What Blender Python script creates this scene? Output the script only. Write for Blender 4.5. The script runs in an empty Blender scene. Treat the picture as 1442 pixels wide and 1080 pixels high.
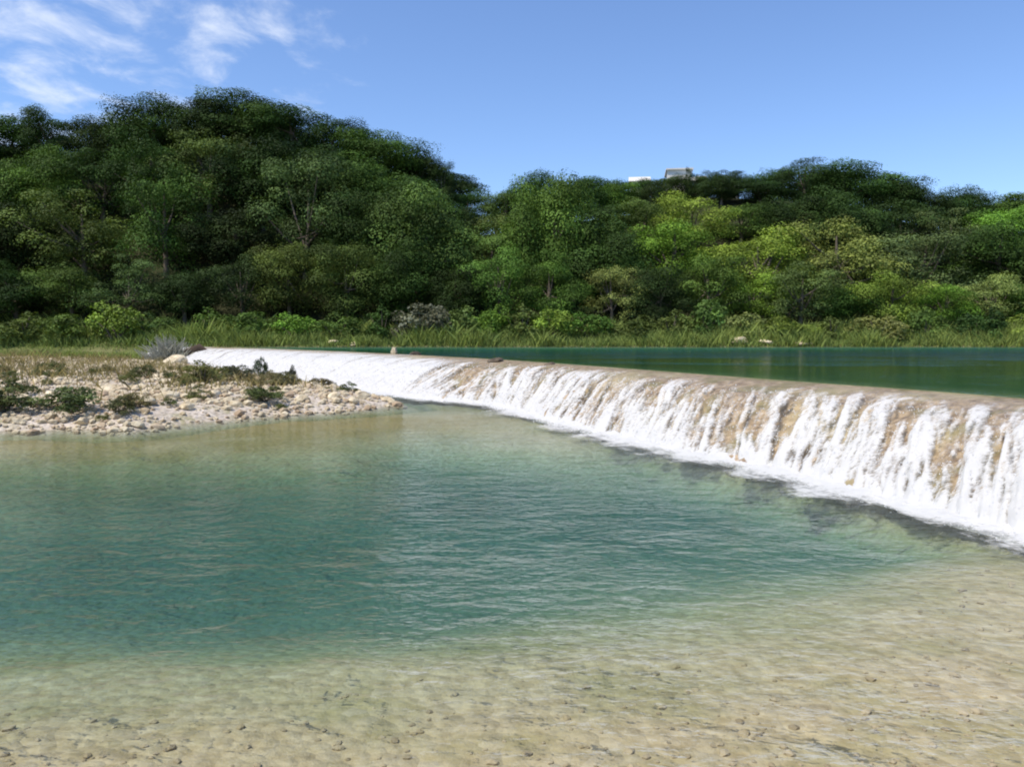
import bpy, math, random
import numpy as np
from mathutils import Vector

random.seed(7)
RNG = np.random.default_rng(7)
R = math.radians
sc = bpy.context.scene
col = sc.collection

# ------------------------------------------------------------------ camera, world, sun, exposure
EYE = 2.6                      # eye height above the lower pool (z = 0)
cam_data = bpy.data.cameras.new("camera")
cam_data.sensor_width = 36.0
cam_data.lens = 18.0 / math.tan(R(32.5))
cam_data.clip_end = 5000
cam = bpy.data.objects.new("camera", cam_data)
cam.location = (0, 0, EYE)
PITCH = math.atan(70 / 1131)
cam.rotation_euler = (math.pi / 2 - PITCH, 0, 0)
col.objects.link(cam)
sc.camera = cam

SUN_EL = R(58)
SUN_AZ = R(237)                # clockwise from +Y: behind the viewer, to the left
world = bpy.data.worlds.new("World")
sc.world = world
world.use_nodes = True
wn = world.node_tree.nodes
wl = world.node_tree.links
wn.clear()
w_out = wn.new("ShaderNodeOutputWorld")
w_bg = wn.new("ShaderNodeBackground")
w_bg.inputs["Strength"].default_value = 0.13
sky = wn.new("ShaderNodeTexSky")
sky.sky_type = 'NISHITA'
sky.sun_disc = False
sky.sun_elevation = SUN_EL
sky.sun_rotation = SUN_AZ
sky.altitude = 200
sky.air_density = 1.0
sky.dust_density = 0.35
sky.ozone_density = 2.2
w_tc = wn.new("ShaderNodeTexCoord")
w_sep = wn.new("ShaderNodeSeparateXYZ")
wl.new(w_tc.outputs["Generated"], w_sep.inputs[0])


def wmath(op, a, b=None, clamp=False):
    n = wn.new("ShaderNodeMath")
    n.operation = op
    n.use_clamp = clamp
    for i, v in enumerate((a, b)):
        if v is None:
            continue
        if isinstance(v, (int, float)):
            n.inputs[i].default_value = v
        else:
            wl.new(v, n.inputs[i])
    return n.outputs[0]


zc = wmath('ADD', wmath('MAXIMUM', w_sep.outputs[2], 0.0), 0.12)
cu = wmath('DIVIDE', w_sep.outputs[0], zc)
cv = wmath('DIVIDE', w_sep.outputs[1], zc)
w_comb = wn.new("ShaderNodeCombineXYZ")
wl.new(cu, w_comb.inputs[0])
wl.new(cv, w_comb.inputs[1])
w_noise = wn.new("ShaderNodeTexNoise")
w_noise.inputs["Scale"].default_value = 4.6
w_noise.inputs["Detail"].default_value = 7.0
w_noise.inputs["Roughness"].default_value = 0.62
w_noise.inputs["Distortion"].default_value = 0.35
w_map = wn.new("ShaderNodeMapping")
w_map.inputs["Location"].default_value = (0.65, 1.9, 0.0)
w_map.inputs["Scale"].default_value = (1.0, 0.75, 1.0)
wl.new(w_comb.outputs[0], w_map.inputs[0])
wl.new(w_map.outputs[0], w_noise.inputs["Vector"])
# clouds gather in one part of the sky (north-west) and thin out elsewhere
w_dot = wn.new("ShaderNodeVectorMath")
w_dot.operation = 'DOT_PRODUCT'
w_dot.inputs[1].default_value = Vector((-0.52, 0.77, 0.37)).normalized()
w_nrm = wn.new("ShaderNodeVectorMath")
w_nrm.operation = 'NORMALIZE'
wl.new(w_tc.outputs["Generated"], w_nrm.inputs[0])
wl.new(w_nrm.outputs[0], w_dot.inputs[0])
w_gather = wn.new("ShaderNodeMapRange")
w_gather.inputs[1].default_value = 0.84
w_gather.inputs[2].default_value = 0.985
w_gather.inputs[3].default_value = -0.30
w_gather.inputs[4].default_value = 0.04
wl.new(w_dot.outputs["Value"], w_gather.inputs[0])
w_ramp = wn.new("ShaderNodeMapRange")
w_ramp.interpolation_type = 'SMOOTHSTEP'
w_ramp.inputs[1].default_value = 0.44
w_ramp.inputs[2].default_value = 0.80
wl.new(wmath('ADD', w_noise.outputs[0], w_gather.outputs[0]), w_ramp.inputs[0])
w_mix = wn.new("ShaderNodeMix")
w_mix.data_type = 'RGBA'
w_mix.inputs[7].default_value = (8.2, 8.6, 9.3, 1)
wl.new(wmath('MULTIPLY', w_ramp.outputs[0], 0.62), w_mix.inputs[0])
w_gain = wn.new("ShaderNodeMix")
w_gain.data_type = 'RGBA'
w_gain.blend_type = 'MULTIPLY'
w_gain.inputs[0].default_value = 1.0
w_gain.inputs[7].default_value = (1.12, 1.25, 1.50, 1)
wl.new(sky.outputs[0], w_gain.inputs[6])
wl.new(w_gain.outputs[2], w_mix.inputs[6])
wl.new(w_mix.outputs[2], w_bg.inputs["Color"])
wl.new(w_bg.outputs[0], w_out.inputs[0])

sun_data = bpy.data.lights.new("sun", 'SUN')
sun_data.energy = 4.8
sun_data.angle = R(0.5)
sun_data.color = (1.0, 0.93, 0.81)
sun = bpy.data.objects.new("sun", sun_data)
to_sun = Vector((math.sin(SUN_AZ) * math.cos(SUN_EL), math.cos(SUN_AZ) * math.cos(SUN_EL), math.sin(SUN_EL)))
sun.rotation_euler = to_sun.to_track_quat('Z', 'Y').to_euler()
col.objects.link(sun)

sc.view_settings.view_transform = 'Standard'
sc.view_settings.look = 'None'
sc.view_settings.gamma = 1.0
sc.view_settings.exposure = 0.0
sc.view_settings.use_curve_mapping = False
sc.render.engine = 'CYCLES'
cy = sc.cycles
cy.use_denoising = True
cy.max_bounces = 7
cy.diffuse_bounces = 3
cy.glossy_bounces = 3
cy.transmission_bounces = 4
cy.volume_bounces = 0
cy.transparent_max_bounces = 24
cy.caustics_reflective = False
cy.caustics_refractive = False
cy.sample_clamp_indirect = 6
cy.pixel_filter_type = 'BLACKMAN_HARRIS'
cy.filter_width = 2.0

# ------------------------------------------------------------------ helpers


def hash2(ix, iy, seed):
    h = (ix.astype(np.int64) * 374761393 + iy.astype(np.int64) * 668265263 + seed * 1442695041) & 0xFFFFFFFF
    h = ((h ^ (h >> 13)) * 1274126177) & 0xFFFFFFFF
    h = h ^ (h >> 16)
    return (h & 0xFFFFFF) / float(0xFFFFFF)


def vnoise(x, y, seed=0):
    x = np.asarray(x, float)
    y = np.asarray(y, float)
    ix = np.floor(x)
    iy = np.floor(y)
    fx = x - ix
    fy = y - iy
    fx = fx * fx * fx * (fx * (fx * 6 - 15) + 10)
    fy = fy * fy * fy * (fy * (fy * 6 - 15) + 10)
    a = hash2(ix, iy, seed)
    b = hash2(ix + 1, iy, seed)
    c = hash2(ix, iy + 1, seed)
    d = hash2(ix + 1, iy + 1, seed)
    return (a * (1 - fx) + b * fx) * (1 - fy) + (c * (1 - fx) + d * fx) * fy


def fbm(x, y, seed=0, oct=4, gain=0.5):
    v = 0.0
    amp = 1.0
    tot = 0.0
    for k in range(oct):
        v = v + amp * vnoise(x * 2 ** k + 17.3 * k, y * 2 ** k - 9.1 * k, seed + k)
        tot += amp
        amp *= gain
    return v / tot          # 0..1


def sstep(a, b, x):
    t = np.clip((np.asarray(x, float) - a) / (b - a), 0, 1)
    return t * t * (3 - 2 * t)


def mesh(name, V, F, mat=None, smooth=False, attrs=None):
    """V (n,3), F (m,k) arrays or a list of such arrays -> mesh data"""
    V = np.asarray(V, np.float32)
    Fs = F if isinstance(F, list) else [F]
    Fs = [np.asarray(f, np.int32) for f in Fs if len(f)]
    me = bpy.data.meshes.new(name)
    nl = sum(f.size for f in Fs)
    npoly = sum(len(f) for f in Fs)
    me.vertices.add(len(V))
    me.vertices.foreach_set("co", V.ravel())
    me.loops.add(nl)
    me.loops.foreach_set("vertex_index", np.concatenate([f.ravel() for f in Fs]))
    me.polygons.add(npoly)
    tot = np.concatenate([np.full(len(f), f.shape[1], np.int32) for f in Fs])
    st = np.concatenate([[0], np.cumsum(tot)[:-1]]).astype(np.int32)
    me.polygons.foreach_set("loop_start", st)
    me.polygons.foreach_set("use_smooth", np.full(npoly, smooth, bool))
    me.update(calc_edges=True)
    for k, (a, dom) in (attrs or {}).items():
        a = np.asarray(a, np.float32)
        if a.ndim == 1:
            at = me.attributes.new(k, 'FLOAT', dom)
            at.data.foreach_set("value", a)
        else:
            at = me.attributes.new(k, 'FLOAT_COLOR', dom)
            at.data.foreach_set("color", a.ravel())
    if mat:
        me.materials.append(mat)
    me.validate()
    return me


def obj(name, me, parent=None, loc=(0, 0, 0)):
    o = bpy.data.objects.new(name, me)
    col.objects.link(o)
    o.location = loc
    if parent:
        o.parent = parent
    return o


def empty(name, loc, rz=0, scale=(1, 1, 1)):
    o = bpy.data.objects.new(name, None)
    o.empty_display_size = 0.3
    col.objects.link(o)
    o.location = loc
    o.rotation_euler = (0, 0, rz)
    o.scale = scale
    return o


def tag(o, label, cat, group=None, kind=None):
    o["label"] = label
    o["category"] = cat
    if group:
        o["group"] = group
    if kind:
        o["kind"] = kind
    return o


def copy_tree(o, parent=None):
    c = o.copy()
    col.objects.link(c)
    if parent:
        c.parent = parent
    for ch in list(o.children):
        copy_tree(ch, c)
    return c


def grid_faces(nu, nv):
    i, j = np.meshgrid(np.arange(nu - 1), np.arange(nv - 1), indexing='ij')
    a = (i * nv + j).ravel()
    return np.stack([a, a + nv, a + nv + 1, a + 1], 1)


class Nodes:
    def __init__(self, name):
        self.m = bpy.data.materials.new(name)
        self.m.use_nodes = True
        self.n = self.m.node_tree.nodes
        self.l = self.m.node_tree.links
        self.n.clear()
        self.out = self.n.new("ShaderNodeOutputMaterial")

    def add(self, t, **kw):
        n = self.n.new(t)
        for k, v in kw.items():
            setattr(n, k, v)
        return n

    def set(self, sock, v):
        if v is None:
            return
        if hasattr(v, "is_output"):
            self.l.new(v, sock)
        elif isinstance(v, (tuple, list)) and len(v) == 3 and sock.type == 'RGBA':
            sock.default_value = (*v, 1)
        else:
            sock.default_value = v

    def math(self, op, a, b=None, c=None, clamp=False):
        n = self.add("ShaderNodeMath", operation=op, use_clamp=clamp)
        for i, v in enumerate((a, b, c)):
            self.set(n.inputs[i], v)
        return n.outputs[0]

    def mix(self, f, a, b, blend='MIX'):
        n = self.add("ShaderNodeMix", data_type='RGBA', blend_type=blend)
        self.set(n.inputs[0], f)
        self.set(n.inputs[6], a)
        self.set(n.inputs[7], b)
        return n.outputs[2]

    def noise(self, vec, scale, detail=3.0, rough=0.5, dist=0.0):
        n = self.add("ShaderNodeTexNoise")
        self.set(n.inputs["Vector"], vec)
        n.inputs["Scale"].default_value = scale
        n.inputs["Detail"].default_value = detail
        n.inputs["Roughness"].default_value = rough
        n.inputs["Distortion"].default_value = dist
        return n.outputs[0]

    def rng(self, v, a, b, c=0.0, d=1.0, smooth=True):
        n = self.add("ShaderNodeMapRange")
        n.interpolation_type = 'SMOOTHSTEP' if smooth else 'LINEAR'
        self.set(n.inputs[0], v)
        for i, x in enumerate((a, b, c, d)):
            n.inputs[i + 1].default_value = x
        return n.outputs[0]

    def pos(self, scale=(1, 1, 1), rot=(0, 0, 0)):
        tc = self.add("ShaderNodeTexCoord")
        mp = self.add("ShaderNodeMapping")
        mp.inputs["Scale"].default_value = scale
        mp.inputs["Rotation"].default_value = rot
        self.l.new(tc.outputs["Object"], mp.inputs[0])
        return mp.outputs[0]

    def attr(self, name):
        n = self.add("ShaderNodeAttribute")
        n.attribute_name = name
        return n

    def bump(self, h, strength, dist):
        n = self.add("ShaderNodeBump")
        n.inputs["Strength"].default_value = strength
        n.inputs["Distance"].default_value = dist
        self.set(n.inputs["Height"], h)
        return n.outputs[0]

    def bsdf(self, color, rough=0.8, normal=None, spec=0.3):
        n = self.add("ShaderNodeBsdfPrincipled")
        self.set(n.inputs["Base Color"], color)
        self.set(n.inputs["Roughness"], rough)
        self.set(n.inputs["Specular IOR Level"], spec)
        if normal is not None:
            self.set(n.inputs["Normal"], normal)
        return n.outputs[0]

    def done(self, shader, volume=None):
        self.l.new(shader, self.out.inputs["Surface"])
        if volume is not None:
            self.l.new(volume, self.out.inputs["Volume"])
        return self.m


# ------------------------------------------------------------------ the plan of the river
RIVER_Z = 1.46
# upper edge of the weir, from the viewer's right to the far left bank
U_PTS = np.array([(13.5, -14), (12.6, -4), (11.6, 4), (10.4, 10), (9.15, 14.3), (8.3, 16.6), (7.1, 18.9), (5.5, 22.7),
                  (3.2, 28.1), (0.3, 34.7), (-3.9, 41.8), (-10.1, 51.2), (-18.0, 61.6), (-28.5, 72.5), (-36, 79)])


def smooth_line(P, it=3):
    for _ in range(it):
        Q = np.empty((2 * len(P) - 2, P.shape[1]))
        Q[0::2] = .75 * P[:-1] + .25 * P[1:]
        Q[1::2] = .25 * P[:-1] + .75 * P[1:]
        P = np.vstack([P[:1], Q, P[-1:]])
    return P


U_LINE = smooth_line(U_PTS)
U_SEG = np.hypot(*np.diff(U_LINE, axis=0).T)
U_S = np.concatenate([[0], np.cumsum(U_SEG)])
U_T = np.gradient(U_LINE, U_S, axis=0)
U_T /= np.hypot(*U_T.T)[:, None]


def u_at(s):
    p = np.stack([np.interp(s, U_S, U_LINE[:, k]) for k in (0, 1)], -1)
    t = np.stack([np.interp(s, U_S, U_T[:, k]) for k in (0, 1)], -1)
    t /= np.hypot(t[..., 0], t[..., 1])[..., None]
    n = np.stack([-t[..., 1], t[..., 0]], -1)          # downstream, towards the pool
    return p, n


def weir_coords(X, Y):
    """signed distance downstream of the weir's upper edge, and arc length"""
    X = np.ravel(X)
    Y = np.ravel(Y)
    best = np.full(len(X), 1e9)
    sd = np.zeros(len(X))
    ss = np.zeros(len(X))
    for k in range(len(U_LINE) - 1):
        a, b = U_LINE[k], U_LINE[k + 1]
        d = b - a
        L = math.hypot(*d)
        t = np.clip(((X - a[0]) * d[0] + (Y - a[1]) * d[1]) / L ** 2, 0, 1)
        px = X - a[0] - t * d[0]
        py = Y - a[1] - t * d[1]
        dist = np.hypot(px, py)
        m = dist < best
        sgn = np.where(d[0] * py - d[1] * px > 0, 1.0, -1.0)
        best = np.where(m, dist, best)
        sd = np.where(m, dist * sgn, sd)
        ss = np.where(m, U_S[k] + t * L, ss)
    return sd, ss


def s_of_y(y):
    return float(np.interp(y, U_LINE[:, 1], U_S))


S_BEND = s_of_y(36)


def widen(s):
    y = np.interp(s, U_S, U_LINE[:, 1])
    return np.interp(y, [10, 24, 28, 30.4, 34, 39, 50], [1.0, 1.0, .92, .86, 1.27, 1.45, 1.55])


PROF_N = np.array([-2.2, -1.2, -0.4, 0.0, 0.9, 1.8, 2.3, 2.9, 3.45, 3.62, 3.78])
PROF_Z = np.array([0.75, 1.22, 1.37, 1.442, 1.40, 1.27, 1.06, .58, .14, -.1, -1.1])


def weir_z(n, s):
    return np.interp(np.where(n > 0, n / widen(s), n), PROF_N, PROF_Z)


# shoreline of the gravel bar
BAR = np.array([(-150, 14), (-40, 18.6), (-16, 20.5), (-13.8, 21.3), (-12.2, 22.0), (-10.4, 21.6), (-9.4, 23.4), (-7.6, 25.6),
                (-5.6, 27.0), (-4.2, 29.2), (-5.2, 31.8), (-9.2, 38.0), (-14.8, 46.5), (-21.6, 56.5), (-29, 67), (-33, 78), (-150, 90)])


def poly_sd(X, Y, P):
    X = np.ravel(X)
    Y = np.ravel(Y)
    best = np.full(len(X), 1e9)
    inside = np.zeros(len(X), bool)
    for k in range(len(P)):
        a = P[k]
        b = P[(k + 1) % len(P)]
        d = b - a
        t = np.clip(((X - a[0]) * d[0] + (Y - a[1]) * d[1]) / (d @ d), 0, 1)
        best = np.minimum(best, np.hypot(X - a[0] - t * d[0], Y - a[1] - t * d[1]))
        c = (a[1] > Y) != (b[1] > Y)
        with np.errstate(divide='ignore', invalid='ignore'):
            xi = a[0] + (Y - a[1]) / (b[1] - a[1] if b[1] != a[1] else 1e-9) * d[0]
        inside ^= c & (X < xi)
    return np.where(inside, best, -best)


def shore_y(X):
    return 70.6 + 1.1 * (fbm(X / 9.0, X * 0 + 3.3, 5, 3) - .5) * 2 + np.clip(-X - 32, 0, 40) * 0.1


# water depths sounded over the pool (x, y, depth)
DEPTH = np.array([
    (-3.1, 4.9, .06), (-2, 4.9, .09), (0, 4.9, .09), (1.2, 4.9, .07), (3, 4.9, .05), (6, 4.9, .03),
    (-3.7, 5.8, .26), (-2.4, 5.8, .24), (-1.2, 5.8, .2), (.5, 5.8, .15), (2.1, 6.0, .11), (3.7, 6.0, .07),
    (-4.5, 7.2, .42), (-2.6, 7.2, .42), (-1.1, 7.2, .36), (.2, 7.2, .27), (1.8, 7.2, .24), (3.3, 7.2, .15), (4.6, 7.2, .09),
    (-5.8, 9.2, .85), (-3.5, 9.2, .95), (-1, 9.2, .92), (1.1, 9.2, .7), (2.7, 9.2, .5), (3.9, 9.2, .34), (4.7, 9.0, .12), (5.8, 9.0, .08),
    (4.75, 9.9, .28), (5.5, 9.6, .07), (6.3, 8.5, .08), (7, 6, .05),
    (-7.6, 11.9, .8), (-5.4, 11.9, .95), (-2.8, 11.9, .95), (-.2, 11.9, .95), (1.9, 11.9, .85), (4.0, 11.9, .9), (4.6, 11.2, .8), (4.75, 10.5, .6),
    (-10, 15.2, .55), (-7.9, 15.2, .75), (-5.8, 15.6, .9), (-3.8, 16.2, .75), (-1.6, 16.2, 1.0), (.4, 16.2, 1.05), (2.6, 15.5, .95), (3.2, 14, .9), (4.3, 12.6, .7),
    (-12.4, 19.5, .08), (-8.8, 19.6, .12), (-5.5, 20, .13), (-4.0, 18.4, .24), (-2, 18.2, .75), (.3, 17.6, .85), (1.8, 17.4, .6),
    (-6.5, 23.3, .06), (-3.7, 24.3, .08), (-1.6, 25.4, .08), (-.4, 24.3, .08), (.55, 20.8, .09), (1.6, 19.4, .12), (-2.5, 29, .15),
    (-11, 36, .2), (-15, 45, .2), (-30, 10, .4), (-30, 5, .3), (-12, 5.5, .3), (-12, 10, .9)])


def pool_depth(X, Y):
    Yc = np.maximum(Y, 3.0)
    a = X / Yc * 5
    b = np.log(Yc) * 6
    da = DEPTH[:, 0] / DEPTH[:, 1] * 5
    db = np.log(DEPTH[:, 1]) * 6
    tot = np.zeros(len(X))
    offs = ((0, 0), (0, .75), (0, -.75), (.5, .35), (-.5, -.35))
    soft = .25 + .75 * sstep(14, 9, Y)
    for oa, ob in offs:
        oa = oa * soft
        ob = ob * soft
        num = np.zeros(len(X))
        den = np.zeros(len(X))
        for k in range(len(DEPTH)):
            w = 1.0 / ((a + oa - da[k]) ** 2 + (b + ob - db[k]) ** 2 + 0.12) ** 2
            num += w * DEPTH[k, 2]
            den += w
        tot += num / den
    return tot / len(offs)


HU = np.array([-2500, -300, 0, 330, 500, 620, 680, 900, 1000, 1200, 1300, 1442, 1800, 4000])
HA = np.array([16, 20, 22, 26, 24, 18, 13.5, 17, 19.5, 18, 14.5, 14, 13, 12])


def terrain(X, Y):
    shp = np.shape(X)
    X = np.ravel(np.asarray(X, float))
    Y = np.ravel(np.asarray(Y, float))
    nd, s = weir_coords(X, Y)
    sy = shore_y(X)
    # upstream bed
    up = RIVER_Z - np.clip(.06 + .05 * (-nd), .05, .55) * sstep(-.5, 5, sy - Y) - 0.02
    # pool bed, rising to the bank the viewer stands on
    pool = -pool_depth(X, Y)
    near = sstep(4.9, 0.5, Y)
    pool = pool * (1 - near) + near * (0.95)
    pool = pool + .05 * (fbm(X * 1.3, Y * 1.3, 11, 4) - .5) * (1 - near * .4)
    # gravel bar
    d = poly_sd(X, Y, BAR)
    bar = .5 * (1 - np.exp(-np.maximum(d, 0) / 1.1)) + .027 * np.maximum(d, 0) + np.minimum(d, 0) * .25
    bar = np.minimum(bar, 1.75) + .16 * (fbm(X * .55, Y * .55, 21, 4) - .5) * sstep(0, 2, d)
    low = np.where(d > -1.5, np.maximum(pool * sstep(0, -1.5, d) + bar, np.minimum(pool, bar)), pool)
    low = np.where(d > 0, bar, low)
    z = np.where(nd > 0, low, up)
    # the weir's foundation
    toe = (nd > 2.6 * widen(s)) & (Y < sy) & (Y > 7)
    z = np.where(toe, np.maximum(z, -.07 - np.maximum(nd - 3.6 * widen(s), 0) * .75), z)
    k = (nd > -1.4) & (nd < 3.0 * widen(s)) & (Y < sy)
    z = np.where(k, np.minimum(z, np.maximum(weir_z(nd, s) - .35, -.35)), z)
    # far bank and the wooded hill behind it
    t = Y - sy
    bank = RIVER_Z + np.clip(t, -3, 1.2) * .28 + np.clip(t - 1.2, 0, 6) * .1 + .2 * (fbm(X * .3, Y * .3, 31, 3) - .5) * sstep(0, 2, t)
    pxu = X / np.maximum(Y, 20) * 1131 + 721
    A = np.interp(pxu, HU, HA)
    hill = A * sstep(76, 113, Y) * (1 + .12 * (fbm(X / 22, Y / 22, 41, 3) - .5)) * (1 - .45 * sstep(140, 400, Y))
    z = np.where(t > -1.0, np.maximum(z * (t < 0) + bank * (t >= 0), bank) + hill, z)
    return z.reshape(shp)


def ground_z(x, y):
    return float(terrain(np.array([x]), np.array([y]))[0])


CP, SP_ = math.cos(PITCH), math.sin(PITCH)


def ray_x(u, Y):
    """world x of a sight line through column u of the picture at distance Y"""
    return (u - 721) / 1131 * Y * 1.0


def ray_z(v, Y):
    return EYE + math.tan(math.atan((540 - v) / 1131) - PITCH) * Y


# ------------------------------------------------------------------ ground
def make_ground():
    xs = np.unique(np.concatenate([-np.geomspace(48, 1500, 46), np.linspace(-48, -16, 110), np.linspace(-16, 14, 200),
                                   np.linspace(14, 60, 90), np.geomspace(60, 1500, 44)]))
    ys = np.unique(np.concatenate([-np.geomspace(6, 300, 24), np.linspace(-6, 3, 20), np.linspace(3, 34, 240),
                                   np.linspace(34, 84, 170), np.linspace(84, 150, 60), np.geomspace(150, 2500, 36)]))
    X, Y = np.meshgrid(xs, ys, indexing='ij')
    Z = terrain(X, Y)
    x, y, z = X.ravel(), Y.ravel(), Z.ravel()
    d = poly_sd(x, y, BAR)
    t = y - shore_y(x)
    nd, s = weir_coords(x, y)
    gravel = sstep(-1.0, .3, d) * sstep(8, -6, t)
    grass = sstep(-.6, .6, t) * (nd < 3) + sstep(-9, 0, t) * (x < -26)
    grass = np.clip(np.maximum(grass, sstep(-5, 4, t) * (d > 0)), 0, 1)
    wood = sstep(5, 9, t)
    silt = np.where(nd > 4, sstep(.4, .95, -z), sstep(-1, -5, nd) * (t < 0) * .8)
    c = np.stack([gravel, grass, wood, silt], 1)
    algae = sstep(-8, -4.5, d) * sstep(.1, -.5, d) * (nd > 3) * (.55 + .45 * sstep(.35, .6, fbm(x * .6, y * .6, 7, 4)))
    m = Nodes("river ground")
    a = m.attr("zone")
    sep = m.add("ShaderNodeSeparateColor")
    m.l.new(a.outputs["Color"], sep.inputs[0])
    p = m.pos()
    n1 = m.noise(p, 0.9, 5, .6)
    n2 = m.noise(p, 6.0, 6, .68)
    n3 = m.noise(p, 0.25, 4, .55)
    vor = m.add("ShaderNodeTexVoronoi")
    vor.inputs["Scale"].default_value = 7.5
    m.l.new(p, vor.inputs["Vector"])
    vv = m.add("ShaderNodeSeparateColor")
    m.l.new(vor.outputs["Color"], vv.inputs[0])
    bed = m.mix(m.rng(n2, .3, .72), (.39, .30, .165), (.58, .475, .305))
    bed = m.mix(m.rng(n1, .42, .66, 0, .55), bed, (.30, .27, .12))
    bed = m.mix(m.math('MULTIPLY', m.rng(vv.outputs[0], .55, 1.0), .3), bed, m.mix(vv.outputs[1], (.2, .16, .1), (.62, .53, .40)))
    bed = m.mix(a.outputs["Alpha"], bed, m.mix(n1, (.20, .215, .16), (.29, .295, .22)))
    bed = m.mix(m.math('MULTIPLY', m.attr('algae').outputs['Fac'], .85), bed, m.mix(n2, (.22, .155, .04), (.38, .29, .10)))
    grav = m.mix(m.rng(n2, .3, .7), (.33, .27, .20), (.66, .58, .48))
    grav = m.mix(m.rng(n1, .5, .68, 0, .75), grav, (.30, .27, .13))
    grav = m.mix(m.math('MULTIPLY', m.rng(vv.outputs[2], .4, 1.0), .5), grav, (.66, .56, .48))
    gras = m.mix(m.rng(n2, .3, .7), (.06, .075, .02), (.15, .17, .05))
    gras = m.mix(m.rng(n3, .5, .65, 0, .5), gras, (.24, .22, .10))
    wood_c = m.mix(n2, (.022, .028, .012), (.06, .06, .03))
    c1 = m.mix(sep.outputs[0], bed, grav)
    c2 = m.mix(sep.outputs[1], c1, gras)
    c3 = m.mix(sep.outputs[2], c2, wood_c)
    hgt = m.math('ADD', m.math('MULTIPLY', n2, .6), m.math('MULTIPLY', vor.outputs["Distance"], -.5))
    mat = m.done(m.bsdf(c3, .92, m.bump(hgt, .8, .08), .1))
    o = obj("ground", mesh("ground", np.stack([x, y, z], 1), grid_faces(len(xs), len(ys)), mat, True, {"zone": (c, 'POINT'), "algae": (algae, 'POINT')}))
    tag(o, "riverbed, gravel bar, grassy bank and wooded hillside ground", "ground", kind="structure")


make_ground()


# ------------------------------------------------------------------ water
def water_material(name, absorb, scl, strength, fine, ruffle=False, mirror=.66):
    m = Nodes(name)
    p = m.pos((1.0, 1.55, 1.0), (0, 0, R(-8)))
    w1 = m.noise(p, scl, 3, .55, .4)
    w2 = m.noise(m.pos((1.1, 1.8, 1), (0, 0, R(24))), scl * 2.6, 3, .6, .3)
    w3 = m.noise(m.pos((1.0, 1.4, 1), (0, 0, R(-31))), scl * 7, 2, .5)
    patch = m.rng(m.noise(m.pos(), .22, 3, .5), .35, .65, .35, 1.0)
    if ruffle:
        tc = m.add('ShaderNodeTexCoord')
        sx = m.add('ShaderNodeSeparateXYZ')
        m.l.new(tc.outputs['Object'], sx.inputs[0])
        wind = m.math('ADD', sx.outputs[1], m.math('MULTIPLY', m.noise(m.pos((.05, .3, 1)), 1.0, 3), 24))
        patch = m.math('MULTIPLY', patch, m.rng(wind, 42, 60, .5, 7.0))
    h = m.math('ADD', m.math('ADD', m.math('MULTIPLY', w1, 1.0), m.math('MULTIPLY', w2, .36)), m.math('MULTIPLY', w3, fine))
    b = m.bump(m.math('MULTIPLY', h, patch), strength, .30)
    fr = m.add("ShaderNodeFresnel")
    fr.inputs["IOR"].default_value = 1.333
    m.l.new(b, fr.inputs["Normal"])
    gl = m.add("ShaderNodeBsdfGlossy")
    gl.inputs["Roughness"].default_value = .06
    gl.inputs["Color"].default_value = (.80, .84, .84, 1)
    m.l.new(b, gl.inputs["Normal"])
    tr = m.add("ShaderNodeBsdfTransparent")
    mx = m.add("ShaderNodeMixShader")
    m.l.new(m.math('MULTIPLY', fr.outputs[0], mirror), mx.inputs[0])
    m.l.new(tr.outputs[0], mx.inputs[1])
    m.l.new(gl.outputs[0], mx.inputs[2])
    va = m.add("ShaderNodeVolumeAbsorption")
    mxa = max(absorb)
    va.inputs["Color"].default_value = (1 - absorb[0] / mxa, 1 - absorb[1] / mxa, 1 - absorb[2] / mxa, 1)
    va.inputs["Density"].default_value = mxa
    return m.done(mx.outputs[0], va.outputs[0])


def prism(name, poly, z0, z1, mat):
    n = len(poly)
    V = [(x, y, z1) for x, y in poly] + [(x, y, z0) for x, y in poly]
    F = [tuple(range(n)), tuple(range(2 * n - 1, n - 1, -1))]
    F += [(i, n + i, n + (i + 1) % n, (i + 1) % n) for i in range(n)]
    me = bpy.data.meshes.new(name)
    me.from_pydata(V, [], F)
    me.materials.append(mat)
    me.update()
    return obj(name, me)


pool_mat = water_material("clear green pool water", (.40, .185, .20), 1.8, .56, .06)
river_mat = water_material("slow river water", (.27, .095, .11), 1.5, .22, .05, True, 1.0)
pool = prism("pool_water", [(-160, -40), (40, -40), (40, 90), (-160, 90)], -6, 0, pool_mat)
tag(pool, "clear teal pool water below the weir, shallow and sandy near the viewer", "water", kind="structure")
ss = np.linspace(0, U_S[-1], 90)
pu, nu_ = u_at(ss)
edge = pu + nu_ * .12
poly = [tuple(e) for e in edge] + [(-60, 96), (300, 96), (300, -60), (14, -60)]
river = prism("river_water", poly[::-1], -.8, RIVER_Z, river_mat)
tag(river, "calm dark green river water held behind the weir", "water", kind="structure")


# ------------------------------------------------------------------ weir and waterfall
def along():
    s = [s_of_y(-6)]
    while s[-1] < U_S[-1] - 1.0:
        p, _ = u_at(np.array([s[-1]]))
        s.append(s[-1] + max(.028, .0026 * max(p[0][1], 6)))
    return np.array(s)


S_ARR = along()


def rock_material():
    m = Nodes("wet weir rock")
    p = m.pos()
    n1 = m.noise(p, 1.1, 5, .6)
    n2 = m.noise(p, 5.0, 6, .7)
    n3 = m.noise(p, .45, 3, .5)
    c = m.mix(m.rng(n2, .3, .72), (.20, .13, .075), (.58, .43, .27))
    c = m.mix(m.rng(n1, .48, .64, 0, .7), c, (.25, .21, .08))
    c = m.mix(m.rng(n3, .5, .66, 0, .6), c, (.56, .45, .26))
    return m.done(m.bsdf(c, .45, m.bump(n2, .9, .1), .5))


ROCK = rock_material()


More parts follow.
